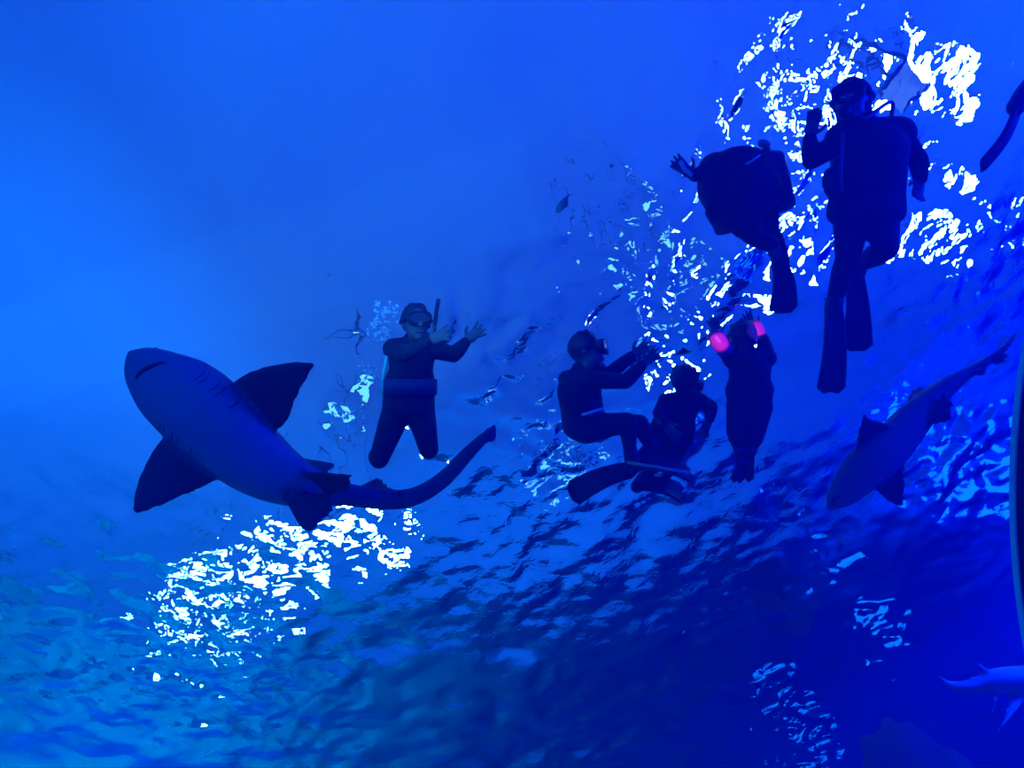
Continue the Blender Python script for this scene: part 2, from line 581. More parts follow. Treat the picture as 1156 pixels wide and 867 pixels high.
def light(kind, loc, aim, energy, col, size=1.0, size_y=None, spread=None):
    l = bpy.data.lights.new('lamp', kind)  # bare light added without any fixture
    l.energy, l.color = energy, col
    if kind == 'AREA':
        l.shape = 'RECTANGLE'
        l.size, l.size_y = size, size_y or size
        if spread:
            l.spread = math.radians(spread)
    else:
        l.shadow_soft_size = size
    o = bpy.data.objects.new('lamp', l)
    o.location = loc
    o.rotation_euler = (Vector(aim) - Vector(loc)).to_track_quat('-Z', 'Y').to_euler()
    COL.objects.link(o)
    return o


AZ = (0.045, 0.30, 0.86)
DB = (0.0, 0.014, 1.0)
# hall: unseen blue area lights added to wash ceiling and walls
light('AREA', (-5.0, 4.0, 6.9), (-11.5, 5.0, 9.0), 560, AZ, 6, 1)
light('AREA', (-2.0, 0.0, 6.8), (-2.0, 3.0, 11.5), 235, AZ, 5, 5)
light('AREA', (10.5, 4.0, 6.8), (11.5, 4.5, 11.0), 760, (0.10, 0.18, 1.0), 3, 3)
light('AREA', (-1.0, 10.0, 6.8), (-2.0, 15.9, 9.0), 440, AZ, 8, 1)
# tank: unseen blue area lights added to brighten haze, bellies and floor
light('AREA', (11.5, 1.5, 4.4), (3.0, 3.0, 5.3), 5200, DB, 2.5, 1.2)
light('AREA', (6.2, 8.2, 3.6), (6.4, 8.6, 0.0), 1300, (0.0, 0.06, 1.0), 2.5, 2.5, 110)  # added to brighten the floor mirrored behind the smaller shark
light('AREA', (13.5, 6.0, 1.0), (4.0, 7.0, 4.5), 500, DB, 3, 1.5)
light('AREA', (6.0, -8.5, 1.0), (5.0, 4.0, 4.0), 1600, DB, 4, 1.5)
light('AREA', (-5.0, -6.0, 0.8), (-1.2, 2.0, 4.0), 900, (0.0, 0.14, 1.0), 3, 1.5)  # added to lift the belly of the large shark
light('AREA', (-8.0, 10.0, 4.6), (-8.5, 10.5, 0.0), 3400, (0.0, 0.40, 0.70), 4, 4)  # added to brighten the floor mirrored at the lower left
for q in (P(812, 386, 5.22), P(854, 372, 5.30)):
    sp_ = light('SPOT', q - VIEW * 1.5 + Vector((-.5, 0, 0)), q, 460, (1.0, 0.10, 0.6), 0.0)  # unseen pink spot added to light each arm float
    sp_.data.spot_size, sp_.data.spot_blend = math.radians(5.5), .6
light('AREA', above(1021, 102, 1.6), above(1021, 102, .35), 90, (0.9, 0.85, 1.0), .5, .5)  # unseen light added over the step to brighten its slats
bs = P(1265, 575, 4.6)
light('AREA', bs, P(1115, 772, 4.6), 36, (0.0, 0.018, 1.0), .6, .4, 60)  # unseen light added to brighten the shark in the corner

w = bpy.data.worlds.new('world')
w.use_nodes = True
w.node_tree.nodes['Background'].inputs[0].default_value = (0.0, 0.02, 0.10, 1)
w.node_tree.nodes['Background'].inputs[1].default_value = 0.2
SC.world = w

from mathutils.bvhtree import BVHTree

# ------------------------------------------------------------------ sharks
def cross_section(c, t, w, up, hw, back, belly, n=36):
    """A shark's section: rounded back away from the lens, flatter belly towards it."""
    out = []
    for j in range(n):
        a = 2 * math.pi * j / n
        x, y = math.cos(a), math.sin(a)
        x = math.copysign(abs(x) ** 0.85, x)
        y = math.copysign(abs(y) ** 0.9, y)
        out.append(c + w * (hw * x) + up * (y * (back if y > 0 else belly)))
    return out


def fin_mesh(mb, lead, trail, thick, n=14, m=12):
    """A fin between its leading and trailing edges (root to tip), thickest near the leading edge."""
    L, T = catmull([list(p) for p in lead], n), catmull([list(p) for p in trail], n)
    rings = []
    for i in range(n):
        a, b = Vector(L[i]), Vector(T[i])
        ch = b - a
        j = min(max(i, 1), n - 2)
        span = (Vector(L[j + 1]) + Vector(T[j + 1])) - (Vector(L[j - 1]) + Vector(T[j - 1]))
        nrm = ch.cross(span)
        nrm = nrm.normalized() if nrm.length > 1e-9 else VIEW.copy()
        th = thick * (1 - 0.65 * i / (n - 1))
        up_, dn = [], []
        for k in range(m + 1):
            s = k / m
            y = th * (1.6 * math.sqrt(max(s, 0)) * (1 - s) + 0.10 * (1 - s) + 0.12)
            up_.append(a + ch * s + nrm * y)
            dn.append(a + ch * s - nrm * y)
        rings.append(up_ + dn[::-1])
    return mb.rings(rings)


def shark(name, label, spine, fins, m, voxel, up=None, back=0.95, belly=0.62, eyes=None, mouth=None, gills=None, pale_belly=True):
    """spine: (px, py, half width px, depth); fins: (lead, trail, thickness m) in (px, py, depth)."""
    S = catmull(spine, 70)
    body, allm, fin_pts = MB(), MB(), MB()
    rings, cs, frames = [], [], []
    up = VIEW if up is None else up
    pts = [P(s[0], s[1], s[3]) for s in S]
    for i, s in enumerate(S):
        t = (pts[min(i + 1, 69)] - pts[max(i - 1, 0)]).normalized()
        w_ = t.cross(up).normalized()
        u_ = w_.cross(t).normalized()
        hw = max(s[2], 0.4) * s[3] / FPX
        rings.append(cross_section(pts[i], t, w_, u_, hw, hw * back, hw * belly))
        frames.append((pts[i], t, w_, u_, hw))
    body.rings(rings)
    allm.add(body.v, body.f)
    for lead, trail, th in fins:
        f = MB()
        fin_mesh(f, [P(*q) for q in lead], [P(*q) for q in trail], th)
        fin_pts.add(f.v, f.f)
        allm.add(f.v, f.f)
    me = union(allm, 'body', voxel, 8, 0.5)
    # markings: pale belly, dark back and flanks' rims; the fins' shade is painted dark
    kd = kdtree.KDTree(len(body.v) + len(fin_pts.v))
    nb = len(body.v)
    for i, v in enumerate(body.v):
        kd.insert(v, i)
    for i, v in enumerate(fin_pts.v):
        kd.insert(v, nb + i)
    kd.balance()
    nr = len(rings[0])
    vals = []
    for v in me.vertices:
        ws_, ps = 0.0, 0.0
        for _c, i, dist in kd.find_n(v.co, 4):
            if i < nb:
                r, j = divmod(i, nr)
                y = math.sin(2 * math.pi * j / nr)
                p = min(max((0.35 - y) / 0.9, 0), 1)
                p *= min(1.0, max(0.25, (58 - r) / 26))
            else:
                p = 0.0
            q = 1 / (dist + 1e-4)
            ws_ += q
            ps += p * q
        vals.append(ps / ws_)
    a = me.attributes.new('pale', 'FLOAT', 'POINT')
    a.data.foreach_set('value', vals)
    root = empty(name, pts[20], label, 'shark')
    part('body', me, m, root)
    for fr, side in eyes or []:
        c, t, w_, u_, hw = frames[fr]
        part('eye', MB().ball(c + w_ * (hw * 0.93 * side) + u_ * (hw * 0.12), hw * 0.10), M['eye'], root)
    if mouth:
        bvh = BVHTree.FromPolygons([v.co for v in me.vertices], [p.vertices for p in me.polygons])
        line = []
        for px, py in catmull(mouth, 24):
            hit = bvh.ray_cast(EYE, ray(px, py).normalized())[0]
            if hit is not None:
                line.append(hit)
        if len(line) > 3:
            n_ = len(line)
            th = .0022 * spine[3][3]
            part('mouth', MB().tube(line, [th * (.35 + math.sin(math.pi * k / (n_ - 1))) for k in range(n_)]), M['crease'], root)
    for fr, side in gills or []:
        c, t, w_, u_, hw = frames[fr]
        line = []
        for k in range(9):
            an = math.radians(-28 - 26 * k / 8)
            x, y = math.cos(an) ** 0.85, -abs(math.sin(an)) ** 0.9
            line.append(c + w_ * (hw * x * side) + u_ * (y * hw * belly) + t * (0.010 * math.sin(math.pi * k / 8)))
        part('gill_slit', MB().tube(line, 0.0022, 6), M['crease'], root)
    return root


def z1(x, y):
    return (x / 3.468 + 120, y / 3.468 + 370)


def z2(x, y):
    return (x / 2.889 + 320, y / 2.889 + 320)


D = 3.4
sp = [(z1(84, 92), 3, D), (z1(100, 108), 36, D), (z1(124, 130), 72, D), (z1(166, 168), 106, D), (z1(236, 226), 143, D),
      (z1(300, 272), 160, D), (z1(365, 325), 166, D), (z1(455, 405), 158, D), (z1(560, 500), 143, D + .02), (z1(655, 566), 120, D + .04),
      (z1(752, 612), 93, D + .06), (z1(850, 640), 66, D + .09), (z1(935, 652), 46, D + .12)]
spine = [(p[0], p[1], h / 3.468, d) for p, h, d in sp]
for (x, y), h, d in ((z2(335, 706), 33, D + .17), (z2(432, 693), 30, D + .2), (z2(520, 640), 27, D + .22), (z2(600, 556), 23, D + .22), (z2(655, 500), 15, D + .22), (z2(690, 474), 6, D + .22)):
    spine.append((x, y, h / 2.889, d))


def q1(x, y, d):
    return (*z1(x, y), d)


def q2(x, y, d):
    return (*z2(x, y), d)


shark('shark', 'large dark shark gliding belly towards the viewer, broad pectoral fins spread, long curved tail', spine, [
    # pectoral towards the top of the view, then its fellow
    ([q1(470, 230, D), q1(560, 172, D - .03), q1(660, 143, D - .06), q1(745, 131, D - .09), q1(812, 136, D - .12)],
     [q1(610, 455, D + .03), q1(700, 378, D - .02), q1(735, 305, D - .06), q1(775, 222, D - .09), q1(820, 150, D - .12)], .022),
    ([q1(250, 400, D), q1(190, 468, D - .03), q1(138, 560, D - .06), q1(108, 650, D - .09), q1(102, 715, D - .12)],
     [q1(500, 500, D + .03), q1(450, 588, D - .02), q1(330, 650, D - .06), q1(215, 700, D - .09), q1(124, 734, D - .12)], .022),
    # pelvic fins
    ([q1(690, 640, D), q1(715, 710, D - .02), q1(752, 772, D - .04), q1(788, 803, D - .06)],
     [q1(870, 650, D), q1(892, 712, D - .02), q1(850, 764, D - .04), q1(797, 804, D - .06)], .014),
    ([q1(770, 565, D), q1(830, 560, D - .02), q1(895, 567, D - .04), q1(962, 571, D - .06)],
     [q1(880, 665, D), q1(935, 655, D - .02), q1(958, 620, D - .04), q1(966, 585, D - .06)], .014),
    # first dorsal, beyond the back, and the second one on the tail stem
    ([q1(700, 500, D + .12), q1(770, 510, D + .22), q1(840, 520, D + .30), q1(890, 526, D + .36)],
     [q1(810, 580, D + .12), q1(850, 575, D + .22), q1(885, 562, D + .30), q1(900, 548, D + .36)], .014),
    ([q2(225, 668, D + .16), q2(265, 650, D + .20), q2(305, 632, D + .25)],
     [q2(385, 690, D + .16), q2(360, 668, D + .20), q2(325, 636, D + .25)], .010),
    # caudal lobe
    ([q2(600, 545, D + .22), q2(640, 492, D + .24), q2(672, 464, D + .27), q2(693, 459, D + .30)],
     [q2(625, 560, D + .22), q2(668, 524, D + .24), q2(692, 518, D + .27), q2(697, 490, D + .30)], .012),
], M['shark'], 0.0075, eyes=[(9, 1), (9, -1)], mouth=[z1(*c) for c in ((116, 204), (124, 186), (146, 166), (178, 150), (206, 139), (238, 136))], gills=[(f, s) for f in (20, 21, 23, 24, 26) for s in (1, -1)])


def z5(x, y):
    return (x / 3.336 + 900, y / 3.336 + 340)


D = 5.2
spine = [(*z5(x, y), h / 3.336, d) for x, y, h, d in (
    (118, 792, 3, D), (130, 772, 22, D), (145, 752, 38, D), (176, 720, 56, D), (222, 670, 72, D), (262, 628, 80, D), (318, 580, 80, D), (375, 522, 76, D + .02),
    (440, 448, 66, D + .05), (505, 380, 52, D + .08), (570, 320, 36, D + .11), (650, 266, 22, D + .14), (728, 218, 16, D + .17), (790, 168, 12, D + .2), (842, 92, 3, D + .24))]


def q5(x, y, d):
    return (*z5(x, y), d)


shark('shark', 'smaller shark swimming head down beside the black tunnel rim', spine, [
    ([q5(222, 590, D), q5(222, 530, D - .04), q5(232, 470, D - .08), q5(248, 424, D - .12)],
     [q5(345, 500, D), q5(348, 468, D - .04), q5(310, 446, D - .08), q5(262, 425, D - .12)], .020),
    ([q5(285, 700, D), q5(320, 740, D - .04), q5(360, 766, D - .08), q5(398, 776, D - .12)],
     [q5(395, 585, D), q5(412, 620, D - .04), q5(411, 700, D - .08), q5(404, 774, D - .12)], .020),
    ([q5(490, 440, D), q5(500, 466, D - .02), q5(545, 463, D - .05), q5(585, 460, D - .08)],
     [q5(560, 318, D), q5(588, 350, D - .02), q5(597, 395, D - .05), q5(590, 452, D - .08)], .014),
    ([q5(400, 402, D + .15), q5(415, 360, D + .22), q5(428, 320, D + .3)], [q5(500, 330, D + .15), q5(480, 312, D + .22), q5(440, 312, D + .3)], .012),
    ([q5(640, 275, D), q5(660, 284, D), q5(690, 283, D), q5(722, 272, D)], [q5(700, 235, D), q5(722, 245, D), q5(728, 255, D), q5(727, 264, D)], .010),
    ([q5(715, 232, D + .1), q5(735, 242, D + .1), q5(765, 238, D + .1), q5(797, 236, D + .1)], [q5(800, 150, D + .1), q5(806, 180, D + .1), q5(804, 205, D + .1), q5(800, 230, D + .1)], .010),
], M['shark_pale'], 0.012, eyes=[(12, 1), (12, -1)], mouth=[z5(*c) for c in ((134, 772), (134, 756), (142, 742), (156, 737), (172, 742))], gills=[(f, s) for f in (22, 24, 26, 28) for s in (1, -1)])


def q6(x, y, d):
    return (x / 5.19 + 1000, y / 5.19 + 700, d)


D = 4.6
spine = [(*q6(x, y, d)[:2], h / 5.19, d) for x, y, h, d in (
    (290, 318, 3, D), (330, 350, 14, D), (380, 382, 24, D), (470, 390, 34, D), (560, 378, 48, D), (650, 356, 66, D), (740, 350, 72, D), (840, 352, 78, D),
    (960, 360, 82, D), (1080, 372, 74, D), (1180, 384, 56, D), (1260, 392, 30, D), (1300, 396, 4, D))]
side_up = (RC @ Vector((0.05, 1, 0.12))).normalized()
shark('shark', 'shark lit bright blue, seen from the side, cut by the bottom corner of the view', spine[::-1], [
    ([q6(690, 300, D), q6(620, 285, D), q6(560, 256, D), q6(512, 232, D)], [q6(570, 340, D), q6(560, 318, D), q6(542, 285, D), q6(510, 236, D)], .012),
    ([q6(580, 345, D), q6(535, 328, D), q6(495, 318, D), q6(460, 303, D)], [q6(490, 372, D), q6(488, 352, D), q6(478, 332, D), q6(459, 306, D)], .010),
    ([q6(330, 338, D), q6(280, 300, D), q6(215, 240, D), q6(128, 188, D)], [q6(345, 372, D), q6(290, 325, D), q6(208, 272, D), q6(132, 196, D)], .010),
    ([q6(440, 400, D), q6(430, 425, D), q6(415, 445, D)], [q6(360, 372, D), q6(390, 410, D), q6(408, 444, D)], .010),
    ([q6(700, 400, D), q6(660, 470, D - .08), q6(635, 540, D - .14), q6(612, 592, D - .18)], [q6(610, 400, D), q6(622, 480, D - .08), q6(612, 550, D - .14), q6(606, 588, D - .18)], .012),
    ([q6(860, 420, D), q6(780, 520, D - .12), q6(700, 620, D - .2), q6(632, 708, D - .26)], [q6(720, 410, D), q6(690, 540, D - .12), q6(660, 620, D - .2), q6(628, 702, D - .26)], .014),
], M['shark_lit'], 0.012, up=side_up, back=1.0, belly=0.9, eyes=[(6, 1), (6, -1)])


# ------------------------------------------------------------------ fish
def fish(name, label, a, b, d, girth, m, up):
    """From nose a to tail tip b (pixels), depth d."""
    A, B = P(*a, d), P(*b, d)
    t = (B - A)
    L = t.length
    t.normalize()
    w_ = t.cross(up).normalized()
    u_ = w_.cross(t).normalized()
    prof = [(0, .02), (.06, .38), (.18, .78), (.35, 1.0), (.55, .85), (.72, .45), (.82, .2), (.86, .17)]
    rs = []
    for s, k in catmull(prof, 30):
        c = A + t * (L * s)
        rs.append([c + w_ * (girth * .55 * k * math.cos(x)) + u_ * (girth * k * math.sin(x)) for x in (2 * math.pi * j / 18 for j in range(18))])
    root = empty(name, A.lerp(B, .4), label, 'fish')
    part('body', MB().rings(rs), m, root)
    c = A + t * (L * .83)
    f = MB()
    for s in (1, -1):
        fin_mesh(f, [c, c + t * (L * .09) + u_ * (girth * .7 * s), c + t * (L * .17) + u_ * (girth * 1.1 * s)],
                 [c + t * (L * .04), c + t * (L * .09) + u_ * (girth * .35 * s), c + t * (L * .168) + u_ * (girth * 1.1 * s)], .003)
    part('tail_fin', f, m, root)
    f = MB()
    fin_mesh(f, [A + t * (L * .28) + u_ * (girth * .9), A + t * (L * .42) + u_ * (girth * 1.5)],
             [A + t * (L * .66) + u_ * (girth * .55), A + t * (L * .6) + u_ * (girth * 1.1)], .003)
    part('dorsal_fin', f, m, root)
    return root


fish('fish', 'small dark fish alone under the calm water above the swimmers', (628, 241), (644, 217), 4.6, .026, M['fish'], (RC @ Vector((.8, .5, .2))).normalized())
fish('fish', 'faint silver fish deep in the blue below the kicking swimmers', (622, 730), (712, 724), 7.2, .07, M['fish_pale'], (RC @ Vector((0, 1, .2))).normalized())


# ------------------------------------------------------------------ people
def hand(mb, wrist, tip, side, nrm, spread=1.0, curl=0.25, thumb=1, s=1.0):
    """Palm and five separate fingers. side: direction of the thumb; nrm: out of the back of the hand."""
    d = (tip - wrist).normalized()
    side = (side - d * side.dot(d)).normalized()
    nrm = d.cross(side).normalized() * (1 if d.cross(side).dot(nrm) > 0 else -1)
    s = s * max((tip - wrist).length / .19, .8)
    c = wrist + d * (.055 * s)
    mb.ellipsoid(c, d * (.058 * s), side * (.044 * s), nrm * (.018 * s))
    for i, (off, ln, ang) in enumerate(((.034, .075, 16), (.012, .085, 4), (-.011, .080, -7), (-.032, .062, -20))):
        a = math.radians(ang * spread)
        fd = (d * math.cos(a) + side * math.sin(a)).normalized()
        p0 = c + side * (off * s) + d * (.040 * s)
        p1 = p0 + (fd - nrm * (curl * .4)).normalized() * (ln * .5 * s)
        p2 = p1 + (fd - nrm * (curl * 1.0)).normalized() * (ln * .30 * s)
        p3 = p2 + (fd - nrm * (curl * 1.6)).normalized() * (ln * .24 * s)
        mb.limb([(p0, .0115 * s), (p1, .0110 * s), (p2, .0102 * s), (p3, .0095 * s)], 10, 2)
    p0 = c + side * (.034 * s) - d * (.022 * s)
    p1 = p0 + (side * .8 + d * .55 - nrm * .2).normalized() * (.040 * s)
    p2 = p1 + (side * .45 + d * .9 - nrm * .3).normalized() * (.032 * s)
    mb.limb([(p0, .0140 * s), (p1, .0125 * s), (p2, .0108 * s)], 10, 2)


def head_shape(mb, c, up, face, r=.105):
    """Skull, jaw, brow, nose, lips and ears."""
    face = (face - up * face.dot(up)).normalized()
    sd = up.cross(face).normalized()
    mb.ellipsoid(c + up * (r * .18) - face * (r * .1), sd * (r * .76), face * (r * .95), up * (r * .92))
    mb.ellipsoid(c - up * (r * .42) + face * (r * .22), sd * (r * .58), face * (r * .62), up * (r * .72))
    mb.limb([(c + face * (r * .84) + up * (r * .12), r * .09), (c + face * (r * 1.06) - up * (r * .22), r * .15)])
    mb.ellipsoid(c + face * (r * .78) - up * (r * .55), sd * (r * .26), face * (r * .14), up * (r * .09))
    mb.ellipsoid(c + face * (r * .70) - up * (r * .92), sd * (r * .26), face * (r * .2), up * (r * .18))
    mb.ellipsoid(c + face * (r * .80) + up * (r * .28), sd * (r * .5), face * (r * .12), up * (r * .1))
    for q in (1, -1):
        mb.ellipsoid(c + sd * (r * .78 * q) - face * (r * .05), sd * (r * .08), face * (r * .16), up * (r * .26))


def swim_fin(parent, heel, toe, tip, nrm, w=.105, m='rubber'):
    """Foot pocket with a widening, ribbed blade."""
    d = (tip - toe).normalized()
    s = d.cross(nrm).normalized()
    n_ = s.cross(d).normalized()
    foot = (toe - heel).normalized()
    pk = MB().limb([(heel - foot * .02, .046), (heel.lerp(toe, .6), .054), (toe + foot * .03, .05)])
    o = part('swim_fin', union(pk, 'swim_fin', .011, 3), M[m], parent)
    bl = MB()
    L = (tip - toe).length
    rs = []
    for i in range(13):
        q = i / 12
        hw = w * (.55 + .45 * q)
        th = .012 * (1 - .6 * q)
        cc = toe + d * (L * q) + n_ * (.03 * math.sin(q * math.pi))
        row = []
        for x in np.linspace(-1, 1, 9):
            tipx = .035 * (1 - abs(abs(x) - .5) * 2) if i == 12 else 0
            row.append((cc + s * (hw * x) + d * tipx, th + (.008 * (1 - .5 * q) if abs(x) > .9 else 0)))
        rs.append([p + n_ * t for p, t in row] + [p - n_ * t for p, t in row[::-1]])
    bl.rings(rs)
    b = part('blade', bl, M[m], parent)
    b.parent = o
    b.matrix_parent_inverse = Matrix()
    b.parent = o
    o_loc = o
    b.matrix_parent_inverse = (o.matrix_parent_inverse if False else Matrix.Identity(4))
    return o, b


def torso_mb(J, k=1.0, grow=0.0):
    """Chest, waist and pelvis as overlapping volumes."""
    mb = MB()
    sh = (J['shl'] + J['shr']) / 2
    hp = (J['hpl'] + J['hpr']) / 2
    ax = (sh - hp).normalized()
    lat = (J['shr'] - J['shl'])
    lat = (lat - ax * lat.dot(ax)).normalized()
    fr = lat.cross(ax).normalized()
    L = (sh - hp).length
    g = grow
    hw = max((J['shr'] - J['shl']).length / 2, .13)
    lw = J.get('tw', 1.0)
    dp = J.get('td', 1.0)
    hpw = J.get('hw', .158)
    rows = []
    for q, w_, d_ in ((-.16, .050, .050), (-.10, hw * .42, .070), (0.0, hw * .74, .096), (.16, hw * .92, .118), (.38, hw * .88, .118), (.62, .142, .104), (.82, hpw * .96, .112), (1.0, hpw, .118), (1.10, hpw * .92, .108), (1.2, hpw * .62, .075)):
        rows.append((q, w_ * (k if w_ < .17 else 1) * lw + g, d_ * k * (dp if q < .8 else 1) + g))
    rings = []
    for q, w_, d_ in catmull(rows, 30):
        c = sh - ax * (L * q)
        rings.append([c + lat * (w_ * math.copysign(abs(math.cos(x)) ** .85, math.cos(x))) + fr * (d_ * math.copysign(abs(math.sin(x)) ** .85, math.sin(x))) for x in (2 * math.pi * j / 32 for j in range(32))])
    mb.rings(rings)
    mb.limb([(J['shl'], .060 * k + g), (J['shl'].lerp(J['shr'], .5), .070 * k + g), (J['shr'], .060 * k + g)])
    return mb


def person(label, J, k=1.0, suit='neoprene', suit_legs=True, suit_arms=True, hood=False, hairy=True, mask=True, snorkel=None, hands=True, hand_kw=None, voxel=.0065):
    """J: joints as points. Builds one continuous body, then clothing and gear over it."""
    up, face = J['up'].normalized(), J['face'].normalized()
    hd = J['head']
    hs = J.get('hs', 1.0) * k
    body = torso_mb(J, k)
    sh = (J['shl'] + J['shr']) / 2
    body.limb([(sh, .062 * k), (hd - up * (.075 * hs), .055 * k)])
    head_shape(body, hd, up, face, .112 * hs)
    for s in 'lr':
        if 'el' + s in J:
            body.limb([(J['sh' + s], .056 * k), (J['sh' + s].lerp(J['el' + s], .45), .050 * k), (J['el' + s], .040 * k),
                       (J['el' + s].lerp(J['wr' + s], .3), .042 * k), (J['wr' + s], .028 * k)])
            if hands:
                kw = (hand_kw or {}).get(s, {})
                dflt = (RC @ Vector((0.2 if s == 'l' else -0.2, 1, 0)))
                hand(body, J['wr' + s], J['ha' + s], kw.get('side', dflt), kw.get('nrm', VIEW), kw.get('spread', 1.0), kw.get('curl', .25), s=k)
        if 'kn' + s in J:
            body.limb([(J['hp' + s], .088 * k), (J['hp' + s].lerp(J['kn' + s], .35), .080 * k), (J['kn' + s], .056 * k)])
        if 'an' + s in J:
            body.limb([(J['kn' + s], .054 * k), (J['kn' + s].lerp(J['an' + s], .33), .056 * k), (J['an' + s], .036 * k)])
            body.limb([(J['an' + s], .036 * k), (J['an' + s].lerp(J['to' + s], .5), .038 * k), (J['to' + s], .026 * k)])
    root = empty('person', J['hpl'].lerp(J['hpr'], .5), label, 'person')
    part('body', union(body, 'body', voxel, 2), M['skin'], root)
    g = .007
    su = torso_mb(J, k, g)
    su.limb([(sh, .062 * k + g), (sh.lerp(hd, .35), .058 * k + g)])
    for s in 'lr':
        if suit_arms and 'el' + s in J:
            w_ = J['wr' + s].lerp(J['el' + s], .06)
            su.limb([(J['sh' + s], .056 * k + g), (J['sh' + s].lerp(J['el' + s], .45), .050 * k + g), (J['el' + s], .040 * k + g),
                     (J['el' + s].lerp(J['wr' + s], .3), .042 * k + g), (w_, .029 * k + g)])
        if 'kn' + s in J:
            end = [(J['kn' + s], .056 * k + g)]
            su.limb([(J['hp' + s], .088 * k + g), (J['hp' + s].lerp(J['kn' + s], .35), .080 * k + g)] + end)
            if suit_legs and 'an' + s in J:
                su.limb([(J['kn' + s], .054 * k + g), (J['kn' + s].lerp(J['an' + s], .33), .056 * k + g), (J['an' + s].lerp(J['kn' + s], .05), .037 * k + g)])
    part('wetsuit', union(su, 'wetsuit', .010, 3), M[suit], root)
    f = (face - up * face.dot(up)).normalized()
    sd = up.cross(f).normalized()
    r = .112 * hs
    if hood or hairy:
        hb = MB()
        hb.ellipsoid(hd + up * (r * .30) - f * (r * .22), sd * (r * .86), f * (r * .98), up * (r * .92))
        if hood:
            hb.ellipsoid(hd - up * (r * .45) - f * (r * .18), sd * (r * .78), f * (r * .80), up * (r * .8))
            hb.limb([(hd - up * (r * .6) - f * (r * .1), r * .62), (sh, .075 * k)])
            part('hood', union(hb, 'hood', .010, 3), M['neoprene'], root)
        else:
            for i in range(26):
                a = random.uniform(0, 2 * math.pi)
                q = random.uniform(.2, .9)
                c = hd + up * (r * (.3 + .9 * math.sqrt(1 - q * q))) - f * (r * .22) + (sd * math.cos(a) * .84 + f * math.sin(a) * .94) * (r * q)
                hb.limb([(c, r * .10), (c + (c - hd).normalized() * (r * random.uniform(.05, .16)) + sd * random.uniform(-.01, .01), r * .05)], 8, 1)
            part('hair', union(hb, 'hair', .008, 2), M['hair'], root)
    if mask:
        c = hd + f * (r * .92) + up * (r * .16)
        fr_ = MB()
        rs = []
        for z, e in ((-.030, .92), (-.012, 1.0), (.012, 1.0), (.016, .86), (.004, .84)):
            rs.append([c + f * z * hs + sd * (r * .70 * e * math.copysign(abs(math.cos(x)) ** .6, math.cos(x))) + up * (r * .42 * e * math.copysign(abs(math.sin(x)) ** .7, math.sin(x)))
                       for x in (2 * math.pi * j / 36 for j in range(36))])
        o = part('mask', fr_.rings(rs), M['rubber'], root)
        ln = MB().ellipsoid(c + f * (.012 * hs), sd * (r * .60), up * (r * .35), f * .006)
        l_ = part('mask_lens', ln, M['glass_dark'], root)
        l_.parent, l_.matrix_parent_inverse = o, Matrix.Identity(4)
        strap = [hd + up * (r * .16) + sd * (r * .90 * math.cos(x)) + f * (r * (1.02 * math.sin(x) - .06)) for x in np.linspace(math.radians(30), math.radians(-210), 30)]
        part('mask_strap', MB().tube(strap, .010 * hs), M['rubber'], root)
    if snorkel:
        part('snorkel', MB().tube([Vector(c) for c in catmull([list(p) for p in snorkel], 24)], .013), M['rubber'], root)
    return root


def jn(**kw):
    """Joints given as (px, py, depth); directions given in camera axes as Vectors."""
    o = {}
    for n_, v in kw.items():
        o[n_] = P(*v) if isinstance(v, tuple) and len(v) == 3 else (RC @ v if isinstance(v, Vector) else v)
    return o


def strip(parent, name, pts, r, m):
    return part(name, MB().tube(pts, r), M[m], parent)


# the snorkeller beside the large shark
d = 4.72
J = jn(head=(470, 366, d), up=Vector((-.05, 1, -.1)), face=Vector((.35, -.25, 1)), hs=.95,
       shl=(444, 394, d + .03), shr=(487, 393, d + .03), hpl=(450, 458, d + .10), hpr=(473, 457, d + .10), tw=1.12, hw=.140,
       ell=(457, 398, d - .22), wrl=(484, 385, d - .24), hal=(503, 377, d - .24),
       elr=(512, 401, d), wrr=(526, 386, d), har=(540, 374, d),
       knl=(428, 518, d + .10), anl=(424, 512, d + .44), tol=(426, 522, d + .54),
       knr=(484, 507, d + .10), anr=(480, 498, d + .44), tor=(482, 508, d + .52))
r1 = person('snorkeller in dark wetsuit and mask kneeling upright in the water, both arms reaching sideways', J, 1.0,
            snorkel=[P(476, 379, d - .13), P(487, 377, d - .11), P(491, 366, d - .05), P(493, 350, d), P(495, 338, d + .02)],
            hand_kw={'l': {'side': RC @ Vector((.2, 1, 0)), 'spread': 1.0, 'nrm': RC @ Vector((0, .2, -1)), 'curl': .15},
                     'r': {'side': RC @ Vector((-.8, .6, 0)), 'spread': 1.1, 'nrm': RC @ Vector((0, .2, -1)), 'curl': .12}})
ax_ = (P(463, 393, d) - P(462, 457, d + .07)).normalized()
c_ = P(463, 437, d + .06)
sd_ = RC @ Vector((1, 0, 0))
rs = []
for h in (-.045, -.05, .05, .045):
    e = 1.0 if abs(h) > .046 else .9
    rs.append([c_ + ax_ * h + sd_ * (.168 * e * math.cos(x)) + VIEW * (.128 * e * math.sin(x)) for x in (2 * math.pi * j / 40 for j in range(40))])
part('waist_belt', MB().rings(rs), M['neoprene_blue'], r1)
strip(r1, 'side_strap', [P(437, 402, d - .02), P(433, 425, d + .02), P(433, 450, d + .05)], .012, 'teal')

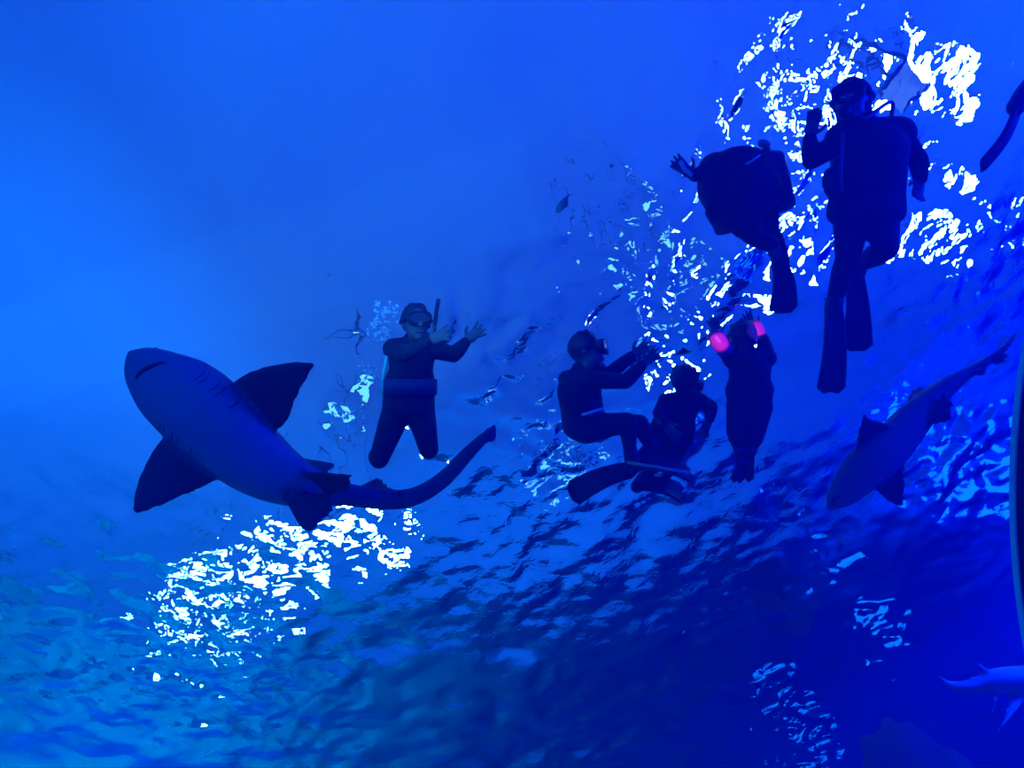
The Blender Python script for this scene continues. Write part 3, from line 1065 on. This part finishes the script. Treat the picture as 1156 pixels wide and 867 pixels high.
# the swimmer sitting in the water, arms stretched forward
d = 4.98
J = jn(head=(664, 397, d), up=Vector((-.1, 1, -.15)), face=Vector((1, -.1, .35)),
       shl=(641, 429, d + .10), shr=(664, 428, d - .10), hpl=(655, 481, d + .24), hpr=(664, 484, d + .06), td=1.15,
       ell=(690, 421, d + .14), wrl=(714, 401, d + .16), hal=(734, 388, d + .16),
       elr=(706, 431, d - .12), wrr=(726, 411, d - .08), har=(741, 398, d - .06),
       knl=(722, 478, d + .24), anl=(735, 504, d + .34), tol=(728, 520, d + .34),
       knr=(708, 476, d + .02), anr=(711, 505, d + .16), tor=(712, 518, d + .16))
r2 = person('swimmer with white waist line, sitting back with bent knees and arms stretched forward', J, 1.0)
strip(r2, 'waist_line', [P(657, 468.5, d - .10), P(668, 465.5, d - .115), P(680, 461.5, d - .10)], .009, 'white')
o, b = swim_fin(r2, J['anr'], P(714, 522, d + .16), P(776, 534, d + .20), RC @ Vector((0, 1, .55)), .10)
strip(r2, 'fin_edge', [P(708, 522, d + .06), P(740, 527, d + .06), P(778, 534, d + .10)], .010, 'yellow')
swim_fin(r2, J['anl'], P(712, 530, d + .34), P(648, 556, d + .34), RC @ Vector((0, 1, .8)), .11)

# the dim figure behind
d = 5.46
J = jn(head=(774, 434, d), up=Vector((.25, 1, -.1)), face=Vector((.6, -.2, -.6)),
       shl=(753, 454, d), shr=(787, 452, d), hpl=(748, 492, d + .08), hpr=(766, 492, d + .08), tw=1.05,
       ell=(744, 466, d - .1), wrl=(752, 480, d - .2), hal=(760, 489, d - .24),
       elr=(803, 459, d), wrr=(801, 474, d - .05), har=(796, 484, d - .05),
       knl=(742, 518, d + .04), anl=(730, 536, d + .14), tol=(724, 546, d + .14),
       knr=(762, 516, d), anr=(754, 534, d + .12), tor=(748, 546, d + .14))
r3 = person('dim hunched swimmer in dark suit, just behind the one with outstretched arms', J, .98, hands=True)
swim_fin(r3, J['anl'], P(722, 546, d + .1), P(768, 556, d + .1), RC @ Vector((0, 1, .7)), .10)

# the swimmer with the pink arm floats
d = 5.28
J = jn(head=(838, 384, d), up=Vector((.1, 1, -.1)), face=Vector((.2, -.3, -.9)),
       shl=(827, 406, d), shr=(866, 404, d), hpl=(836, 460, d + .08), hpr=(856, 460, d + .08), tw=1.12, hw=.135,
       ell=(818, 396, d - .04), wrl=(810, 380, d - .06), hal=(806, 366, d - .06),
       elr=(862, 386, d + .02), wrr=(853, 372, d + .02), har=(846, 362, d + .02),
       knl=(830, 486, d + .02), anl=(836, 508, d + .1), tol=(834, 520, d + .1),
       knr=(854, 488, d + .02), anr=(846, 508, d + .12), tor=(842, 520, d + .12))
r4 = person('swimmer with bright pink on the raised arms, below the diver who is curled up', J, 1.0)
for a, b, rr in (((822, 400, d - .05), (804, 374, d - .06), .058), ((860, 381, d + .02), (850, 364, d + .02), .046)):
    A, B = P(*a), P(*b)
    t = (B - A).normalized()
    u = t.orthogonal().normalized()
    v = t.cross(u)
    rs = []
    for q, e in ((0, .55), (.06, .85), (.22, 1.0), (.5, 1.03), (.78, 1.0), (.94, .85), (1, .55)):
        rs.append([A.lerp(B, q) + (u * math.cos(x) + v * math.sin(x)) * (rr * e) for x in (2 * math.pi * j / 28 for j in range(28))])
    part('arm_float', MB().rings(rs), M['pink'], r4)
swim_fin(r4, J['anl'], P(836, 508, d + .08), P(832, 540, d + .06), RC @ Vector((.8, 0, 1)), .07)
swim_fin(r4, J['anr'], P(846, 508, d + .1), P(840, 538, d + .1), RC @ Vector((-.5, 0, 1)), .07)


def cylinder_tank(parent, a, b, r=.09):
    A, B = P(*a), P(*b)
    t = (B - A).normalized()
    u = t.orthogonal().normalized()
    v = t.cross(u)
    L = (B - A).length
    rs = []
    for q, e in ((0, .3), (.02, .75), (.06, .95), (.1, 1), (.88, 1), (.94, .88), (.98, .55), (1.0, .3), (1.06, .28), (1.07, .05)):
        rs.append([A + t * (L * q) + (u * math.cos(x) + v * math.sin(x)) * (r * e) for x in (2 * math.pi * j / 32 for j in range(32))])
    o = part('air_cylinder', MB().rings(rs), M['tank_alu'], parent)
    vl = part('valve', MB().tube([B + t * .05 - u * .05, B + t * .05, B + t * .05 + u * .05], [.022, .016, .022]).ball(B + t * .05, .026), M['steel'], parent)
    vl.parent, vl.matrix_parent_inverse = o, Matrix.Identity(4)
    return o


def vest(parent, J, k=1.0, g=.03, extra=()):
    """Buoyancy vest: padded shell over the torso with shoulder straps and a waist band."""
    mb = torso_mb(J, k, g)
    for q in extra:
        mb.ellipsoid(*q)
    part('buoyancy_vest', union(mb, 'buoyancy_vest', .012, 5), M['neoprene'], parent)


# the curled-up diver
d = 4.42
J = jn(head=(814, 200, d + .02), up=Vector((-.8, .5, -.1)), face=Vector((-.3, -.8, .5)),
       shl=(812, 216, d - .04), shr=(842, 186, d + .04), hpl=(838, 246, d), hpr=(858, 232, d + .05), td=1.35, tw=1.2,
       ell=(806, 240, d - .02), wrl=(822, 252, d + .08), hal=(836, 258, d + .12),
       elr=(812, 186, d + .05), wrr=(783, 199, d), har=(767, 186, d),
       knl=(848, 262, d - .05), anl=(872, 277, d), tol=(876, 290, d),
       knr=(866, 262, d + .05), anr=(880, 284, d + .06), tor=(882, 302, d + .06))
r5 = person('scuba diver curled up with back bent, one finned leg trailing down, beside the upright diver', J, 1.08, hood=True, mask=False,
            hand_kw={'r': {'spread': .6, 'curl': .1}, 'l': {'spread': .5, 'curl': .6}})
vest(r5, J, 1.08, .045, [(P(834, 207, d + .02), RC @ Vector((.235, .06, 0)), RC @ Vector((-.05, .205, 0)), RC @ Vector((0, 0, .17)))])
cylinder_tank(r5, (881, 240, d + .06), (865, 172, d + .06), .095)
strip(r5, 'lit_hand_line', [P(768, 182, d - .03), P(773, 191, d - .04), P(782, 198, d - .04)], .012, 'white')  # white tube put in for the light along forearm and hand
strip(r5, 'hose', [P(842, 186, d - .16), P(850, 181, d - .17), P(858, 175, d - .16)], .006, 'pale')
swim_fin(r5, J['anr'], P(881, 300, d + .06), P(884, 347, d + .06), RC @ Vector((.15, 0, 1)), .085)

# the upright diver, one hand raised
d = 4.40
J = jn(head=(962, 116, d), up=Vector((-.05, 1, -.1)), face=Vector((-.5, -.3, .8)), hs=1.0,
       shl=(951, 158, d), shr=(1014, 152, d), hpl=(962, 240, d + .05), hpr=(993, 240, d + .05), td=1.3, tw=1.02,
       ell=(916, 181, d - .03), wrl=(914, 155, d - .05), hal=(918, 136, d - .05),
       elr=(1037, 180, d), wrr=(1039, 203, d - .02), har=(1036, 217, d - .04),
       knl=(957, 292, d + .05), anl=(943, 336, d + .12), tol=(940, 352, d + .12),
       knr=(1000, 281, d - .02), anr=(972, 298, d + .30), tor=(966, 312, d + .34))
r6 = person('scuba diver upright with one hand raised, long fins pointing down, against the white glare', J, 1.12, hood=True,
            hand_kw={'l': {'side': RC @ Vector((.9, .2, .3)), 'nrm': RC @ Vector((-.4, 0, -1)), 'curl': .9, 'spread': .25},
                     'r': {'side': RC @ Vector((-1, 0, .3)), 'curl': .8, 'spread': .3}})
vest(r6, J, 1.12, .035)
cylinder_tank(r6, (985, 235, d + .25), (985, 140, d + .22), .10)
part('regulator', MB().ellipsoid(P(953, 126, d - .10), RC @ Vector((.04, 0, 0)), RC @ Vector((0, .035, 0)), RC @ Vector((0, 0, .04))), M['rubber'], r6)
strip(r6, 'hose', [Vector(c) for c in catmull([list(P(*q)) for q in ((955, 128, d - .12), (975, 134, d - .12), (992, 123, d - .05), (1003, 116, d), (1008, 118, d + .06), (1006, 132, d + .12))], 30)], .012, 'rubber')
strip(r6, 'gauge_hose', [Vector(c) for c in catmull([list(P(*q)) for q in ((952, 150, d - .14), (950, 175, d - .18), (949, 200, d - .2), (951, 216, d - .18))], 24)], .010, 'tank_alu')
part('gauge_console', MB().ellipsoid(P(940, 207, d - .06), RC @ Vector((.055, .02, 0)), RC @ Vector((-.02, .09, 0)), RC @ Vector((0, 0, .045))), M['rubber'], r6)
swim_fin(r6, J['anl'], P(941, 346, d + .12), P(938, 438, d + .16), RC @ Vector((.1, 0, 1)), .085)
swim_fin(r6, J['anr'], P(965, 312, d + .34), P(968, 390, d + .30), RC @ Vector((-.1, 0, 1)), .088)

# a lone fin of someone out of view
d = 4.3
f0 = P(1170, 84, d)
o, b = swim_fin(empty('swim_fin', f0, 'slender dark swim fin hanging at the edge beside the lamp glare', 'swim fin'), P(1166, 92, d), P(1150, 116, d), P(1110, 186, d), RC @ Vector((.80, .45, .42)), .055)

# ------------------------------------------------------------------ dive platform above the water
pc = above(1021, 102, .35)
pa, pb = above(1037, 82, .35), above(1006, 122, .35)
t = (pa - pb)
L = t.length
t.normalize()
s = t.cross(Vector((0, 0, 1))).normalized()
root = empty('dive_step', pc, 'pale slatted step of a boarding platform over the upright diver', 'platform')
for i in range(4):
    part('slat', MB().box(pc + s * (.085 * (i - 1.5)), t * (L * .5), s * .040, Vector((0, 0, .006))), M['board'], root, .005, True)
part('side_rail', MB().tube([pc + s * .19 - t * (L * .52), pc + s * .19 + t * (L * .5), pc + s * .19 + t * (L * .55) + Vector((0, 0, 1.0))], .02), M['steel'], root)
part('side_rail', MB().tube([pc - s * .19 - t * (L * .52), pc - s * .19 + t * (L * .5), pc - s * .19 + t * (L * .55) + Vector((0, 0, 1.0))], .02), M['steel'], root)


# ------------------------------------------------------------------ froth and rock
def froth(label, spots, n, spread, rmax):
    mb = MB()
    for px, py, dd in spots:
        for _ in range(n):
            x, y = [max(-1.6, min(1.6, random.gauss(0, 1))) * q for q in spread]
            c = P(px + x, py + y, dd + random.uniform(-.06, .04))
            c.z = min(c.z, HS - .02)
            mb.ball(c, random.uniform(.002, rmax), 8, 5)
    o = link('froth', mb.mesh('froth'), M['foam'])
    return tag(o, label, 'froth', None, 'stuff')


froth('white froth around the head of the snorkeller and in place of a glint beside the waist', [(388, 466, 4.95), (402, 470, 4.95), (418, 424, 4.85), (428, 374, 4.8), (436, 352, 4.72)], 60, (8, 7), .010)  # the bubbles at the waist are put in for a surface glint
froth('pale froth in place of a glint under the hips of the sitting swimmer', [(620, 508, 5.3), (638, 515, 5.36), (656, 518, 5.38), (630, 400, 5.15)], 70, (11, 6), .010)  # bubbles put in for light glinting at the hips

rb = bmesh.new()
bmesh.ops.create_icosphere(rb, subdivisions=5, radius=1.0)
from mathutils import noise as _nz
base = P(1040, 905, 6.6)
for v in rb.verts:
    n_ = _nz.fractal(v.co * 1.6, 1.0, 2.1, 5) * .16 + _nz.fractal(v.co * 5, 1.0, 2.1, 3) * .03
    v.co *= 1.0 + n_
    v.co = Vector((base.x + v.co.x * .8, base.y + v.co.y * .8, base.z * .5 + v.co.z * base.z * .62))
me = bpy.data.meshes.new('rock')
rb.to_mesh(me)
rb.free()
tag(link('rock', me, M['rock']), 'dark rounded rock mass rising from the deep at the bottom edge', 'rock')

# ------------------------------------------------------------------ render look
SC.view_settings.view_transform = 'Standard'
SC.view_settings.look = 'None'
SC.view_settings.gamma = 1.0
SC.view_settings.exposure = 0.0
SC.view_settings.use_curve_mapping = False
cy_ = SC.cycles
cy_.max_bounces = 8
cy_.transmission_bounces = 6
cy_.glossy_bounces = 4
cy_.diffuse_bounces = 2
cy_.volume_bounces = 0
cy_.transparent_max_bounces = 8
cy_.sample_clamp_indirect = 3.0
cy_.blur_glossy = 0.5
cy_.use_denoising = True
